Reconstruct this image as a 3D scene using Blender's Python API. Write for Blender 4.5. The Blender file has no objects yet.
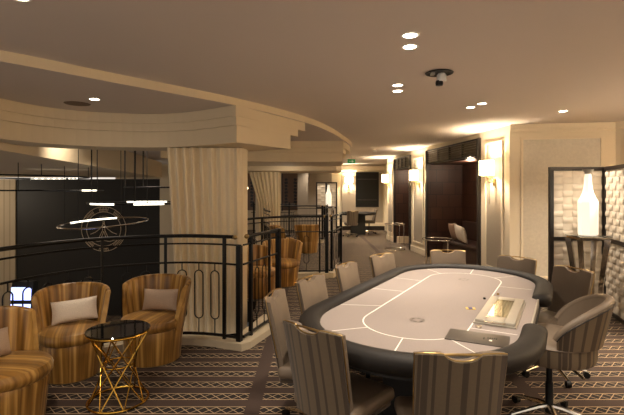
import bpy, bmesh, math, random
from mathutils import Vector, Matrix
random.seed(7)
PI = math.pi
S = bpy.context.scene
COL = S.collection

# ------------------------------------------------------------------ materials
def lin(c):
    return tuple(((v/255)/12.92 if v/255 <= .04045 else ((v/255+.055)/1.055)**2.4) for v in c)

class NT:
    def __init__(s, name):
        s.m = bpy.data.materials.new(name); s.m.use_nodes = True
        s.t = s.m.node_tree; s.b = s.t.nodes['Principled BSDF']
    def n(s, typ, **k):
        x = s.t.nodes.new(typ)
        for a, v in k.items(): setattr(x, a, v)
        return x
    def l(s, a, b): s.t.links.new(a, b)
    def math(s, op, a, b=None, c=None):
        x = s.n('ShaderNodeMath', operation=op)
        for i, v in enumerate((a, b, c)):
            if v is None: continue
            if isinstance(v, (int, float)): x.inputs[i].default_value = v
            else: s.l(v, x.inputs[i])
        return x.outputs[0]
    def mix(s, f, a, b):
        x = s.n('ShaderNodeMix', data_type='RGBA')
        if isinstance(f, (int, float)): x.inputs[0].default_value = f
        else: s.l(f, x.inputs[0])
        for i, v in ((6, a), (7, b)):
            if isinstance(v, tuple): x.inputs[i].default_value = v + (1,)
            else: s.l(v, x.inputs[i])
        return x.outputs[2]
    def coord(s, which='Object'):
        return s.n('ShaderNodeTexCoord').outputs[which]
    def bump(s, h, strength=.3, dist=.01):
        x = s.n('ShaderNodeBump'); x.inputs['Strength'].default_value = strength
        x.inputs['Distance'].default_value = dist
        s.l(h, x.inputs['Height']); s.l(x.outputs[0], s.b.inputs['Normal'])

def mat(name, col, rough=.6, metal=0., var=.06, scale=30, bump=0, emis=None, estr=0, sheen=0, coat=0, trans=0):
    t = NT(name); c = lin(col)
    nz = t.n('ShaderNodeTexNoise'); nz.inputs['Scale'].default_value = scale; nz.inputs['Detail'].default_value = 3
    t.l(t.coord(), nz.inputs['Vector'])
    d = tuple(max(0, v*(1-var)) for v in c); e = tuple(min(1, v*(1+var)) for v in c)
    t.l(t.mix(nz.outputs['Fac'], d, e), t.b.inputs['Base Color'])
    t.b.inputs['Roughness'].default_value = rough; t.b.inputs['Metallic'].default_value = metal
    if bump: t.bump(nz.outputs['Fac'], bump, .004)
    if emis:
        t.b.inputs['Emission Color'].default_value = lin(emis)+(1,); t.b.inputs['Emission Strength'].default_value = estr
    if sheen:
        t.b.inputs['Sheen Weight'].default_value = sheen; t.b.inputs['Sheen Roughness'].default_value = .4
    if coat: t.b.inputs['Coat Weight'].default_value = coat
    if trans: t.b.inputs['Transmission Weight'].default_value = trans
    return t.m

M = {}
M['ceil'] = mat('ceiling paint', (218,206,196), .9, var=.02, scale=1)
M['cream'] = mat('cream paint', (226,212,186), .75, var=.02, scale=3)
M['trim'] = mat('soffit paint', (222,204,172), .8, var=.02, scale=3)
M['kerb'] = mat('pale stone', (206,190,162), .5, var=.05, scale=8)
M['grey_panel'] = mat('grey wall fabric', (158,146,130), .85, var=.12, scale=60, bump=.2)
M['silver_panel'] = mat('silver leaf wallpaper', (196,188,172), .45, var=.18, scale=26, bump=.4)
M['black'] = mat('black metal', (14,12,11), .4, 0)
M['black'].node_tree.nodes['Principled BSDF'].inputs['Specular IOR Level'].default_value = .3
M['blackwall'] = mat('black wall lining', (24,21,19), .6, var=.1, scale=2)
M['darkframe'] = mat('dark stained frame', (34,27,23), .35)
M['brass'] = mat('brass', (176,148,98), .3, 1)
M['gold'] = mat('polished gold metal', (205,160,70), .18, 1)
M['chrome'] = mat('chrome', (214,206,194), .16, 1)
M['leather'] = mat('taupe leather', (112,98,83), .5, var=.06, scale=14, bump=.08)
M['railpad'] = mat('charcoal leather padding', (25,21,18), .6, var=.08, scale=10, bump=.06)
M['railpad'].node_tree.nodes['Principled BSDF'].inputs['Specular IOR Level'].default_value = .3
M['underdark'] = mat('dark table underside', (22,19,17), .6)
M['whitelight'] = mat('downlight lens', (255,244,225), .5, emis=(255,238,208), estr=14)
M['ledstrip'] = mat('light bar', (255,250,235), .5, emis=(255,246,222), estr=2.2)
M['shade'] = mat('lit lamp shade', (255,240,214), .8, emis=(255,226,176), estr=6.5)
M['bottle'] = mat('glowing frosted glass', (255,250,238), .5, emis=(255,240,214), estr=.55)
M['blackglass'] = mat('black glass', (12,10,10), .06, coat=.6)
M['steelpanel'] = mat('brushed dark steel', (92,86,80), .4, .7, scale=40)
M['blade'] = mat('grille slat paint', (138,126,108), .5)
M['silver'] = mat('satin aluminium', (176,171,160), .35, .5)
M['cushion_pale'] = mat('pale silver weave', (232,214,196), .6, var=.3, scale=160, bump=.4)
M['cushion_taupe'] = mat('taupe weave', (172,148,126), .7, var=.3, scale=160, bump=.4)
M['cushion_rust'] = mat('tan weave', (150,120,98), .7, var=.3, scale=160, bump=.4)
M['sofa'] = mat('dark brown upholstery', (58,36,26), .6, var=.15, scale=10)
M['glass'] = mat('clear glass', (235,240,232), .05, trans=1)
M['exit'] = mat('green sign face', (30,110,60), .5, emis=(40,130,70), estr=.35)
M['white'] = mat('white print', (235,232,225), .6)
M['bluecard'] = mat('blue print', (30,40,110), .4)
M['yellowcard'] = mat('yellow card', (214,180,90), .5)
M['pattern_tan'] = mat('tan metal tracery', (214,196,170), .5)
M['orange_chips'] = mat('stacked chips', (150,146,134), .4, var=.5, scale=70)
M['screenblue'] = mat('lit game screen', (180,190,255), .4, emis=(170,185,255), estr=1.6)
M['brownart'] = mat('bronze wall panel', (120,88,62), .4, var=.2, scale=5)
M['wax'] = mat('lit table lamp glass', (255,225,150), .5, emis=(255,205,120), estr=2.5)

def stripes_mat(name, base, dark, pitch=.055, vary=True, rough=.65, axis=0, sheen=.2, soft=False):
    t = NT(name); sp = t.n('ShaderNodeSeparateXYZ'); t.l(t.coord(), sp.inputs[0])
    x = sp.outputs[axis]
    f = t.math('FRACT', t.math('DIVIDE', x, pitch))
    m1 = t.math('LESS_THAN', f, .22)
    f2 = t.math('FRACT', t.math('DIVIDE', x, pitch*2.7)); m2 = t.math('LESS_THAN', f2, .16)
    m = t.math('MAXIMUM', m1, m2) if vary else m1
    nz = t.n('ShaderNodeTexNoise'); nz.inputs['Scale'].default_value = 90; t.l(t.coord(), nz.inputs['Vector'])
    c = t.mix(m, lin(base), lin(dark))
    c2 = t.mix(t.math('MULTIPLY', nz.outputs['Fac'], .35), c, lin(tuple(v*.7 for v in base)))
    t.l(c2, t.b.inputs['Base Color']); t.b.inputs['Roughness'].default_value = rough
    t.b.inputs['Sheen Weight'].default_value = sheen
    return t.m
M['stripe'] = stripes_mat('striped chair fabric', (104,88,67), (66,52,39), .062)

def velvet(seat=False):
    # gold velvet woven in irregular vertical bands running round the chair
    t = NT('gold striped velvet'); sp = t.n('ShaderNodeSeparateXYZ'); t.l(t.coord(), sp.inputs[0])
    ang = t.math('ARCTAN2', sp.outputs[0], sp.outputs[1])
    cb = t.n('ShaderNodeCombineXYZ'); t.l(t.math('MULTIPLY', sp.outputs[0], 26) if seat else t.math('MULTIPLY', ang, 7), cb.inputs[0])
    t.l(t.math('MULTIPLY', sp.outputs[2], .8), cb.inputs[2])
    nz = t.n('ShaderNodeTexNoise'); nz.inputs['Scale'].default_value = 1.1; nz.inputs['Detail'].default_value = 2.5
    t.l(cb.outputs[0], nz.inputs['Vector'])
    r = t.n('ShaderNodeValToRGB'); t.l(nz.outputs['Fac'], r.inputs[0])
    e = r.color_ramp.elements
    e[0].position = .3; e[0].color = lin((92,62,24))+(1,)
    e[1].position = .72; e[1].color = lin((204,160,88))+(1,)
    k = e.new(.5); k.color = lin((146,104,46))+(1,)
    t.l(r.outputs[0], t.b.inputs['Base Color']); t.b.inputs['Roughness'].default_value = .36
    t.b.inputs['Sheen Weight'].default_value = .35; t.b.inputs['Sheen Roughness'].default_value = .35
    t.b.inputs['Sheen Tint'].default_value = (1,.8,.5,1)
    return t.m
M['velvet'] = velvet()
M['velvet_seat'] = velvet(True)

def carpet():
    t = NT('patterned carpet'); sp = t.n('ShaderNodeSeparateXYZ'); t.l(t.coord(), sp.inputs[0])
    X, Y = sp.outputs[0], sp.outputs[1]
    v = t.math('SUBTRACT', t.math('FRACT', t.math('ADD', t.math('DIVIDE', Y, .2115), .344)), .5)   # bands of lattice
    av = t.math('ABSOLUTE', v)
    band = t.math('LESS_THAN', av, .245)
    edge = t.math('MULTIPLY', t.math('GREATER_THAN', av, .214), band)
    q = t.math('MULTIPLY', v, 2.4)
    p = t.math('DIVIDE', X, .088)
    a = t.math('ABSOLUTE', t.math('SUBTRACT', t.math('FRACT', t.math('ADD', p, q)), .5))
    b = t.math('ABSOLUTE', t.math('SUBTRACT', t.math('FRACT', t.math('SUBTRACT', p, q)), .5))
    lat = t.math('LESS_THAN', t.math('MINIMUM', a, b), .055)
    line = t.math('MULTIPLY', t.math('MAXIMUM', t.math('MULTIPLY', lat, .75), edge), band)
    # plain strips that break the bands every 2.16 m
    g = t.math('ABSOLUTE', t.math('SUBTRACT', t.math('FRACT', t.math('ADD', t.math('DIVIDE', t.math('ADD', X, .435), 2.16), .5)), .5))
    gap = t.math('LESS_THAN', g, .026)
    keep = t.math('SUBTRACT', 1, gap)
    line = t.math('MULTIPLY', line, keep); band2 = t.math('MULTIPLY', band, keep)
    nz = t.n('ShaderNodeTexNoise'); nz.inputs['Scale'].default_value = 220; t.l(t.coord(), nz.inputs['Vector'])
    c = t.mix(band2, lin((66,50,42)), lin((24,18,17)))
    c = t.mix(line, c, lin((206,180,144)))
    c = t.mix(t.math('MULTIPLY', nz.outputs['Fac'], .3), c, lin((40,30,25)))
    t.l(c, t.b.inputs['Base Color']); t.b.inputs['Roughness'].default_value = .95
    t.bump(nz.outputs['Fac'], .3, .004)
    return t.m
M['carpet'] = carpet()

def felt():
    t = NT('mauve table cloth'); nz = t.n('ShaderNodeTexNoise'); nz.inputs['Scale'].default_value = 260
    t.l(t.coord(), nz.inputs['Vector'])
    t.l(t.mix(nz.outputs['Fac'], lin((116,106,101)), lin((142,130,125))), t.b.inputs['Base Color'])
    t.b.inputs['Roughness'].default_value = .8; t.b.inputs['Sheen Weight'].default_value = .25
    return t.m
M['felt'] = felt()

def wood_squares():
    t = NT('dark panelled wood'); br = t.n('ShaderNodeTexBrick'); br.offset = .5
    br.inputs['Scale'].default_value = 1; br.inputs['Mortar Size'].default_value = .006
    br.inputs['Brick Width'].default_value = .3; br.inputs['Row Height'].default_value = .3
    br.inputs['Color1'].default_value = lin((74,46,32))+(1,); br.inputs['Color2'].default_value = lin((60,37,27))+(1,)
    br.inputs['Mortar'].default_value = lin((30,18,14))+(1,)
    sp = t.n('ShaderNodeSeparateXYZ'); t.l(t.coord(), sp.inputs[0]); cb = t.n('ShaderNodeCombineXYZ')
    t.l(t.math('ADD', sp.outputs[0], sp.outputs[1]), cb.inputs[0]); t.l(sp.outputs[2], cb.inputs[1]); t.l(cb.outputs[0], br.inputs['Vector'])
    t.l(br.outputs['Color'], t.b.inputs['Base Color']); t.b.inputs['Roughness'].default_value = .45
    return t.m
M['wood'] = wood_squares()

def curtain_mat():
    t = NT('cream satin drape'); nz = t.n('ShaderNodeTexNoise'); nz.inputs['Scale'].default_value = 3
    mp = t.n('ShaderNodeMapping'); mp.inputs['Scale'].default_value = (6,6,.15); t.l(t.coord(), mp.inputs[0]); t.l(mp.outputs[0], nz.inputs['Vector'])
    t.l(t.mix(nz.outputs['Fac'], lin((222,196,150)), lin((246,232,202))), t.b.inputs['Base Color'])
    t.b.inputs['Roughness'].default_value = .55; t.b.inputs['Sheen Weight'].default_value = .3
    return t.m
M['curtain'] = curtain_mat()
M['weave'] = mat('pale quilted leather', (226,214,196), .5, var=.05, scale=8)
M['pleat'] = stripes_mat('pleated beige hanging', (176,160,136), (150,134,110), .2, False, .8, 0, .1)

# ------------------------------------------------------------------ mesh helpers
def bm_new(): return bmesh.new()
def add_box(bm, c, s, rz=0, bevel=0, rx=0, ry=0):
    g = bmesh.ops.create_cube(bm, size=1)
    vs = g['verts']
    mt = Matrix.Translation(c) @ Matrix.Rotation(rz,4,'Z') @ Matrix.Rotation(ry,4,'Y') @ Matrix.Rotation(rx,4,'X') @ Matrix.Diagonal((*s,1))
    bmesh.ops.transform(bm, matrix=mt, verts=vs)
    if bevel:
        es = list({e for v in vs for e in v.link_edges})
        bmesh.ops.bevel(bm, geom=es, offset=bevel, segments=3, profile=.5, affect='EDGES')
def add_tube(bm, pts, r, seg=8, closed=False, cap=True):
    pts = [Vector(p) for p in pts]; n = len(pts); rings = []
    rr = r if isinstance(r, (list, tuple)) else [r]*n
    prev = None
    for i, p in enumerate(pts):
        if closed: d = pts[(i+1) % n]-pts[i-1]
        else: d = pts[min(i+1, n-1)]-pts[max(i-1, 0)]
        d.normalize()
        if prev is None:
            a = Vector((0,0,1)) if abs(d.z) < .9 else Vector((1,0,0))
            s = d.cross(a).normalized()
        else:
            s = (prev-d*prev.dot(d))
            s = s.normalized() if s.length > 1e-6 else d.orthogonal().normalized()
        prev = s; u = s.cross(d)
        rings.append([bm.verts.new(p+(s*math.cos(2*PI*k/seg)+u*math.sin(2*PI*k/seg))*rr[i]) for k in range(seg)])
    m = n if closed else n-1
    for i in range(m):
        A, B = rings[i], rings[(i+1) % n]
        for k in range(seg):
            try: bm.faces.new((A[k], A[(k+1) % seg], B[(k+1) % seg], B[k]))
            except ValueError: pass
    if cap and not closed:
        bm.faces.new(rings[0][::-1]); bm.faces.new(rings[-1])
def add_lathe(bm, prof, seg=32, c=(0,0,0), cap=True, sx=1, sy=1, rot=0):
    rings = []
    for r, z in prof:
        rings.append([bm.verts.new((c[0]+r*sx*math.cos(rot+2*PI*k/seg), c[1]+r*sy*math.sin(rot+2*PI*k/seg), c[2]+z)) for k in range(seg)])
    for A, B in zip(rings, rings[1:]):
        for k in range(seg): bm.faces.new((A[k], A[(k+1) % seg], B[(k+1) % seg], B[k]))
    if cap: bm.faces.new(rings[0][::-1]); bm.faces.new(rings[-1])
def add_prism(bm, poly, z0, z1):
    a = sum(poly[i][0]*poly[(i+1)%len(poly)][1]-poly[(i+1)%len(poly)][0]*poly[i][1] for i in range(len(poly)))
    if a < 0: poly = poly[::-1]
    lo = [bm.verts.new((x, y, z0)) for x, y in poly]; hi = [bm.verts.new((x, y, z1)) for x, y in poly]
    bm.faces.new(lo[::-1]); bm.faces.new(hi); n = len(poly)
    for i in range(n): bm.faces.new((lo[i], lo[(i+1) % n], hi[(i+1) % n], hi[i]))
def add_grid(bm, fn, nu, nv, closeu=False):
    g = [[bm.verts.new(fn(i/(nu if closeu else nu-1), j/(nv-1))) for j in range(nv)] for i in range(nu)]
    for i in range(nu if closeu else nu-1):
        for j in range(nv-1):
            bm.faces.new((g[i][j], g[(i+1) % nu][j], g[(i+1) % nu][j+1], g[i][j+1]))
    return g
def obj(name, bm, m, parent=None, loc=(0,0,0), rz=0, smooth=True, ang=40, label=None):
    me = bpy.data.meshes.new(name)
    bmesh.ops.recalc_face_normals(bm, faces=bm.faces)
    if smooth:
        for f in bm.faces: f.smooth = True
        for e in bm.edges:
            if len(e.link_faces) == 2 and e.calc_face_angle(0) > math.radians(ang): e.smooth = False
    bm.to_mesh(me); bm.free()
    for q in (m if isinstance(m, list) else [m]): me.materials.append(q)
    o = bpy.data.objects.new(name, me); COL.objects.link(o)
    o.location = loc; o.rotation_euler = (0,0,rz)
    if parent: o.parent = parent
    if label: o['label'] = label
    return o
def thing(name, label, cat, loc=(0,0,0), rz=0, group=None):
    o = bpy.data.objects.new(name, None); COL.objects.link(o); o.empty_display_size = .1
    o.location = loc; o.rotation_euler = (0,0,rz); o['label'] = label; o['category'] = cat
    if group: o['group'] = group
    return o
def tag(o, label, cat, group=None):
    o['label'] = label; o['category'] = cat
    if group: o['group'] = group
    return o
def struct(name, bm, m, smooth=False, **k):
    o = obj(name, bm, m, smooth=smooth, **k); o['kind'] = 'structure'; return o
def dup(root, loc, rz, label, group=None):
    r = root.copy(); COL.objects.link(r); r.location = loc; r.rotation_euler = (0,0,rz); r['label'] = label
    if group: r['group'] = group
    for ch in list(root.children):
        c = ch.copy(); COL.objects.link(c); c.parent = r
        for g in ch.children:
            d = g.copy(); COL.objects.link(d); d.parent = c
    return r
def cr(pts, n=8):
    out = []; P = [Vector((*p, 0)) if len(p) == 2 else Vector(p) for p in pts]
    P = [P[0]*2-P[1]]+P+[P[-1]*2-P[-2]]
    for i in range(1, len(P)-2):
        for k in range(n):
            t = k/n; a, b, c, d = P[i-1:i+3]
            out.append(.5*((2*b)+(c-a)*t+(2*a-5*b+4*c-d)*t*t+(3*b-a-3*c+d)*t**3))
    out.append(P[-2]); return out
def spot(name, loc, power, size=120, blend=.6, col=(1,.85,.68), target=None, r=.05):
    l = bpy.data.lights.new(name, 'SPOT'); l.energy = power; l.spot_size = math.radians(size); l.spot_blend = blend
    l.color = col; l.shadow_soft_size = r
    o = bpy.data.objects.new(name, l); COL.objects.link(o); o.location = loc
    if target is not None:
        o.rotation_euler = (Vector(target)-Vector(loc)).to_track_quat('-Z','Y').to_euler()
    return o
def point(name, loc, power, col=(1,.78,.54), r=.08):
    l = bpy.data.lights.new(name, 'POINT'); l.energy = power; l.color = col; l.shadow_soft_size = r
    o = bpy.data.objects.new(name, l); COL.objects.link(o); o.location = loc; return o

# ------------------------------------------------------------------ balcony plan
RAIL1 = [(-2.35,1.0),(-2.55,2.2),(-2.58,3.1),(-2.52,3.56),(-2.38,3.94),(-2.13,4.29),(-1.74,4.52),(-1.36,4.62),(-1.0,4.57),(-.72,4.46)]
BR1 = [(-.72,4.46),(-.56,4.9),(-.40,5.34)]
RAIL2 = [(-1.25,6.35),(-1.18,7.0),(-.95,7.55),(-.6,7.9),(-.2,8.07),(.3,8.08)]
BR2 = [(.3,8.08),(.5,8.6),(.62,9.2)]
RAIL3 = [(-.95,9.9),(-1.2,11.0),(-1.25,12.2),(-.9,13.2),(-.3,13.6),(.35,13.55)]
def xy(pts): return [(p.x, p.y) for p in pts]
a1 = xy(cr(RAIL1, 5)); a2 = xy(cr(RAIL2, 5)); a3 = xy(cr(RAIL3, 5))

# ------------------------------------------------------------------ setting: floors, ceilings
bm = bm_new()
def grow(pts, d=.13):
    out = []
    for i, p in enumerate(pts):
        q = Vector(pts[min(i+1, len(pts)-1)])-Vector(pts[max(i-1, 0)]); q.normalize()
        out.append((p[0]-q.y*d, p[1]+q.x*d))
    return out
left_edge = [(-2.9,-2.5)] + grow(a1[:-1]) + [(-.80,4.62),(-.62,5.0),(-.55,5.44),(-.78,5.46),(-.78,6.34),(-1.3,6.36)] + grow(a2[:-1]) + [(-.3,8.6),(-.5,9.4)] + grow(a3[:-1]) + [(-.4,14.3),(-2.6,14.6),(-3.5,15.2),(-3.5,18.2)]
flo = left_edge + [(5.6,18.2),(5.6,-2.5)]
add_prism(bm, flo, -.3, 0); struct('floor', bm, M['carpet'])
bm = bm_new(); add_box(bm, (-7,7.8,-2.9), (15,20.6,.2)); struct('floor', bm, M['carpet'])
bm = bm_new(); add_box(bm, (-4.3,8,2.73), (20.2,21,.14)); struct('ceiling', bm, M['ceil'])
FAS = [(-3.6,2.0),(-2.35,3.32),(-1.77,4.0),(-.83,5.1),(-.09,6.32),(.32,7.4),(.62,8.56),(.84,9.5),(.93,10.4),(.93,12.2),(.7,13.0)]
fas = xy(cr(FAS, 5))
bm = bm_new(); add_prism(bm, fas+[(-14,13.0),(-14,2.0)], 2.575, 2.662)
o = struct('ceiling', bm, [M['ceil'], M['trim']])
for f in o.data.polygons:
    if abs(f.normal.z) < .5: f.material_index = 1

# stepped soffits round the void
def soffit(tiers, idx):
    bm = bm_new()
    for z0, z1, poly in tiers: add_prism(bm, poly, z0, z1)
    struct('trim_%d' % idx, bm, M['trim'])
def lerp(A, B, t): return [(a[0]+(b[0]-a[0])*t, a[1]+(b[1]-a[1])*t) for a, b in zip(A, B)]
edgeA = [(-3.05,2.6),(-3.32,3.6),(-3.28,4.63),(-2.96,5.27),(-2.28,5.56),(-1.62,5.49),(-.864,5.0)]
ends = [(-.10,6.32),(-.195,6.12),(-.285,5.86)]
zz = [2.572,2.452,2.35,2.15]
tiers = []
for k in range(3):
    arc = xy(cr(edgeA, 6)); arc = grow(arc[:-1], .018*k)+[(-.866+.002*k,5.0+.016*k)]
    e = ends[k]
    back = [p for p in grow(arc[:-1], .55-.018*k) if p[0] < -1.3][::-1]
    tiers.append((zz[k+1], zz[k]-.001*k, arc+[e,(e[0]-.6,e[1]+.3)]+back))
soffit(tiers, 1)
edgeB = [(-2.6,7.6),(-1.6,8.45),(-.8,8.66),(.0,8.68),(.60,8.60)]
tiers = []
for k in range(3):
    arc = xy(cr(edgeB, 5)); arc = grow(arc[:-1], .02*k)+[(.605,8.60+.02*k)]
    side = xy(cr([(.605,8.6+.02*k),(.80-.07*k,9.5),(.89-.12*k,10.3)], 4))[1:]
    tiers.append(((2.452,2.35,2.17)[k], (2.573,2.45,2.348)[k], arc+side+[(-2.6,10.3)]))
soffit(tiers, 2)
bm = bm_new(); add_prism(bm, [(-2.6,11.1),(.62,11.1),(.78,11.6),(.78,12.8),(-2.6,12.8)], 2.1, 2.57)
add_prism(bm, [(-2.6,10.9),(.5,10.9),(.5,11.05),(-2.6,11.05)], 2.22, 2.57); struct('trim_3', bm, M['trim'])
# far dropped band of the void ceiling
bm = bm_new(); add_prism(bm, [(-3.52,4.9),(-4.6,11.2),(-5.25,15.4),(-13.9,15.4),(-13.9,4.9)], 2.06, 2.57); struct('trim_4', bm, M['trim'])

# kerb under the railings
def ribbon(pts, w0, w1):
    return grow(pts, w0)+grow(pts, w1)[::-1]
bm = bm_new()
add_prism(bm, ribbon(a1[:-1]+[(-.72,4.46)], .10, -.07), 0, .07)
add_prism(bm, [(-.98,4.48),(-.70,4.37),(-.62,4.46),(-.28,5.36),(-.60,5.44),(-.80,4.62)], -.3, .0705)
struct('trim_5', bm, M['kerb'])
bm = bm_new(); add_prism(bm, ribbon(a2, .10, -.08), 0, .09); add_prism(bm, ribbon(BR2, .08, -.1), 0, .0905); struct('trim_6', bm, M['kerb'])
bm = bm_new(); add_prism(bm, ribbon(a3, .10, -.08), 0, .09); struct('trim_7', bm, M['kerb'])

# ------------------------------------------------------------------ setting: walls
def seg_box(bm, p0, p1, z0, z1, th, side=1):
    # slab along p0->p1, thickness th to one side
    d = (Vector(p1)-Vector(p0)); d.normalize(); n = Vector((d.y, -d.x))*side
    add_prism(bm, [tuple(p0), tuple(p1), tuple(Vector(p1)+n*th), tuple(Vector(p0)+n*th)], z0, z1)
def W(Y):
    return 3.2-.115*(Y-7.1) if Y < 11.8 else 2.66-.06*(Y-11.8)
H = 2.66
cols = [(7.12,8.05),(10.7,11.8),(13.6,14.6)]
bm = bm_new()
for y0, y1 in cols: seg_box(bm, (W(y0),y0), (W(y1),y1), 0, H, .9)
for y0, y1 in ((8.05,10.7),(11.8,13.6)): seg_box(bm, (W(y0),y0), (W(y1),y1), 2.56, H, .9)
struct('wall_right', bm, M['cream'])
# recesses lined in wood
bm = bm_new()
for y0, y1 in ((8.05,10.7),(11.8,13.6)):
    seg_box(bm, (W(y0)+.85,y0+.05), (W(y1)+.85,y1-.01), 0, 2.56, .05)
    seg_box(bm, (W(y1)+.02,y1-.03), (W(y1)+.85,y1-.03), 0, 2.5, .03)
    seg_box(bm, (W(y0)+.05,y0+.03), (W(y0)+.9,y0+.03), 0, 2.5, .03, -1)
    add_prism(bm, [(W(y0)+.10,y0+.03),(W(y1)+.10,y1-.04),(W(y1)+.86,y1-.04),(W(y0)+.86,y0+.03)], 2.22, 2.27)
struct('wall_recess', bm, M['wood'])
bm = bm_new(); seg_box(bm, (W(11.8)+.6,11.9), (W(13.6)+.6,13.5), 0, .2, .25); seg_box(bm, (W(13.5)+.03,13.42), (W(13.5)+.6,13.42), 0, .2, .1)
struct('trim_8', bm, M['cream'])
# black jambs
bm = bm_new()
for y0, y1 in ((8.05,10.7),(11.8,13.6)):
    for y in (y0+.04, y1-.05): add_box(bm, (W(y)-.015,y,1.28), (.06,.09,2.56))
struct('trim_9', bm, M['darkframe'])
# frontal panel wall beside the folding screen
bm = bm_new()
seg_box(bm, (3.2,7.12), (4.72,6.84), 0, H, .15, -1)
seg_box(bm, (4.72,6.84), (5.6,5.6), 0, H, .15, -1)
seg_box(bm, (5.45,5.8), (5.45,-2.5), 0, H, .15, -1)
struct('wall_right', bm, M['cream'])
bm = bm_new()   # cornice
d = (4.72-3.2, 6.84-7.12); 
seg_box(bm, (3.19,7.08), (4.70,6.80), 2.58, H, .06, -1); seg_box(bm, (3.19,7.095), (4.71,6.815), 2.53, 2.58, .06, -1)
seg_box(bm, (4.69,6.80), (5.42,5.7), 2.55, H, .06, -1)
def frame_on(bm, p0, p1, z0, z1, w=.035, th=.025):
    p0, p1 = Vector(p0), Vector(p1); d = (p1-p0).normalized()
    seg_box(bm, p0, p0+d*w, z0, z1, th, 1); seg_box(bm, p1-d*w, p1, z0, z1, th, 1)
    seg_box(bm, p0+d*w, p1-d*w, z0, z0+w, th, 1); seg_box(bm, p0+d*w, p1-d*w, z1-w, z1, th, 1)
frame_on(bm, (3.36,7.09), (4.54,6.872), .2, 2.45)
frame_on(bm, (4.79,6.735), (5.35,5.945), .2, 2.45)
for y0, y1 in cols:
    frame_on(bm, (W(y0+.2),y0+.2)[:2], (W(y1-.2),y1-.2), .25, 2.42) if False else None
    # mouldings on the pier faces (facing the room)
    a, b = (W(y1-.18)-.001,y1-.18), (W(y0+.18)-.001,y0+.18)
    frame_on(bm, a, b, .25, 2.44)
    a, b = (W(y1)-.001,y1-.01), (W(y0)-.001,y0+.01)
    seg_box(bm, a, b, 0, .14, .025, 1)
struct('trim_10', bm, M['cream'])
bm = bm_new()
seg_box(bm, (3.39,7.083), (4.51,6.877), .23, 2.42, .012, 1)
struct('trim_11', bm, M['silver_panel'])
bm = bm_new()
for y0, y1 in cols: seg_box(bm, (W(y1-.21)-.001,y1-.21), (W(y0+.21)-.001,y0+.21), .28, 2.41, .01, 1)
seg_box(bm, (4.81,6.71), (5.33,5.975), .23, 2.42, .012, 1)
struct('trim_12', bm, M['grey_panel'])
# far wall
bm = bm_new(); add_box(bm, (-1.2,18.0,1.2), (13.6,.2,2.92)); struct('wall_far', bm, M['cream'])
bm = bm_new(); add_box(bm, (2.05,17.88,1.3), (1.66,.03,2.0)); add_box(bm, (.15,17.88,1.3), (1.3,.03,2.2)); add_box(bm, (-.35,17.0,1.3), (.4,.6,2.6)); struct('trim_13', bm, M['grey_panel'])
bm = bm_new(); add_box(bm, (2.0,17.8,.23), (2.0,.16,.12)); add_box(bm, (2.0,17.75,2.5), (3.6,.2,.16)); struct('trim_14', bm, M['cream'])
bm = bm_new(); add_box(bm, (2.0,17.8,.085), (2.0,.16,.17)); struct('baseboard_far', bm, M['darkframe'])
bm = bm_new(); seg_box(bm, (2.93,14.6), (2.93,17.9), 0, H, .12); struct('wall_right', bm, M['cream'])
# void walls
bm = bm_new(); add_box(bm, (-7.85,15.55,-.5), (5.06,.2,5.0)); struct('wall_black', bm, M['blackwall'])
bm = bm_new(); add_box(bm, (-12.2,15.5,-.5), (3.64,.2,5.0)); struct('wall_pleated', bm, M['pleat'])
bm = bm_new(); add_box(bm, (-4.6,15.5,-.3), (1.42,.3,5.4)); struct('wall_pier', bm, M['cream'])
bm = bm_new(); add_box(bm, (-14,6.5,-.2), (.1,18.2,5.6)); struct('wall_left', bm, M['cream'])
bm = bm_new(); add_box(bm, (-1.5,9,-1.6), (.2,17,2.3)); struct('wall_below', bm, M['blackwall'])

# columns and their drapes
def column(cx, cy, w, d, z0, z1, label, shrink=.1):
    bm = bm_new(); add_box(bm, (cx,cy,(z0+z1)/2), (w-.3,d-.2,z1-z0)); struct('trim_15' if cy < 8 else 'trim_16', bm, M['cream'])
    bm = bm_new()
    per = 2*(w+d)
    def base(u):
        s = u*per
        if s < w: return (-w/2+s, -d/2), (0,-1)
        s -= w
        if s < d: return (w/2, -d/2+s), (1,0)
        s -= d
        if s < w: return (w/2-s, d/2), (0,1)
        s -= w
        return (-w/2, d/2-s), (-1,0)
    def fn(u, v):
        (x, y), (nx, ny) = base(u)
        t = 1-v    # v=0 bottom
        f = (x/w+.5)
        x2 = x + shrink*min(1,(1-v)*2.4)*(1-f)          # gathered towards the right lower down
        k = math.sin(u*per*60+1.1*math.sin(u*17)+.5*v) * (.35+.65*abs(math.sin(u*9.3+v*.6)))
        a = .032*k*(.6+.5*v)
        return (x2+nx*a, y+ny*a, z0+.01+(z1-z0-.02)*v)
    add_grid(bm, fn, 440, 14, closeu=True)
    o = obj('curtain', bm, M['curtain'], loc=(cx,cy,0), ang=80)
    tag(o, label, 'curtain'); return o
column(-1.355, 5.76, .92, .42, -2.8, 2.149, 'tall cream drape wrapped round the near column behind the railing', .12)
column(-1.28, 11.95, .76, .6, .0, 2.1, 'small distant cream drape round the column past the near one', .25)

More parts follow.
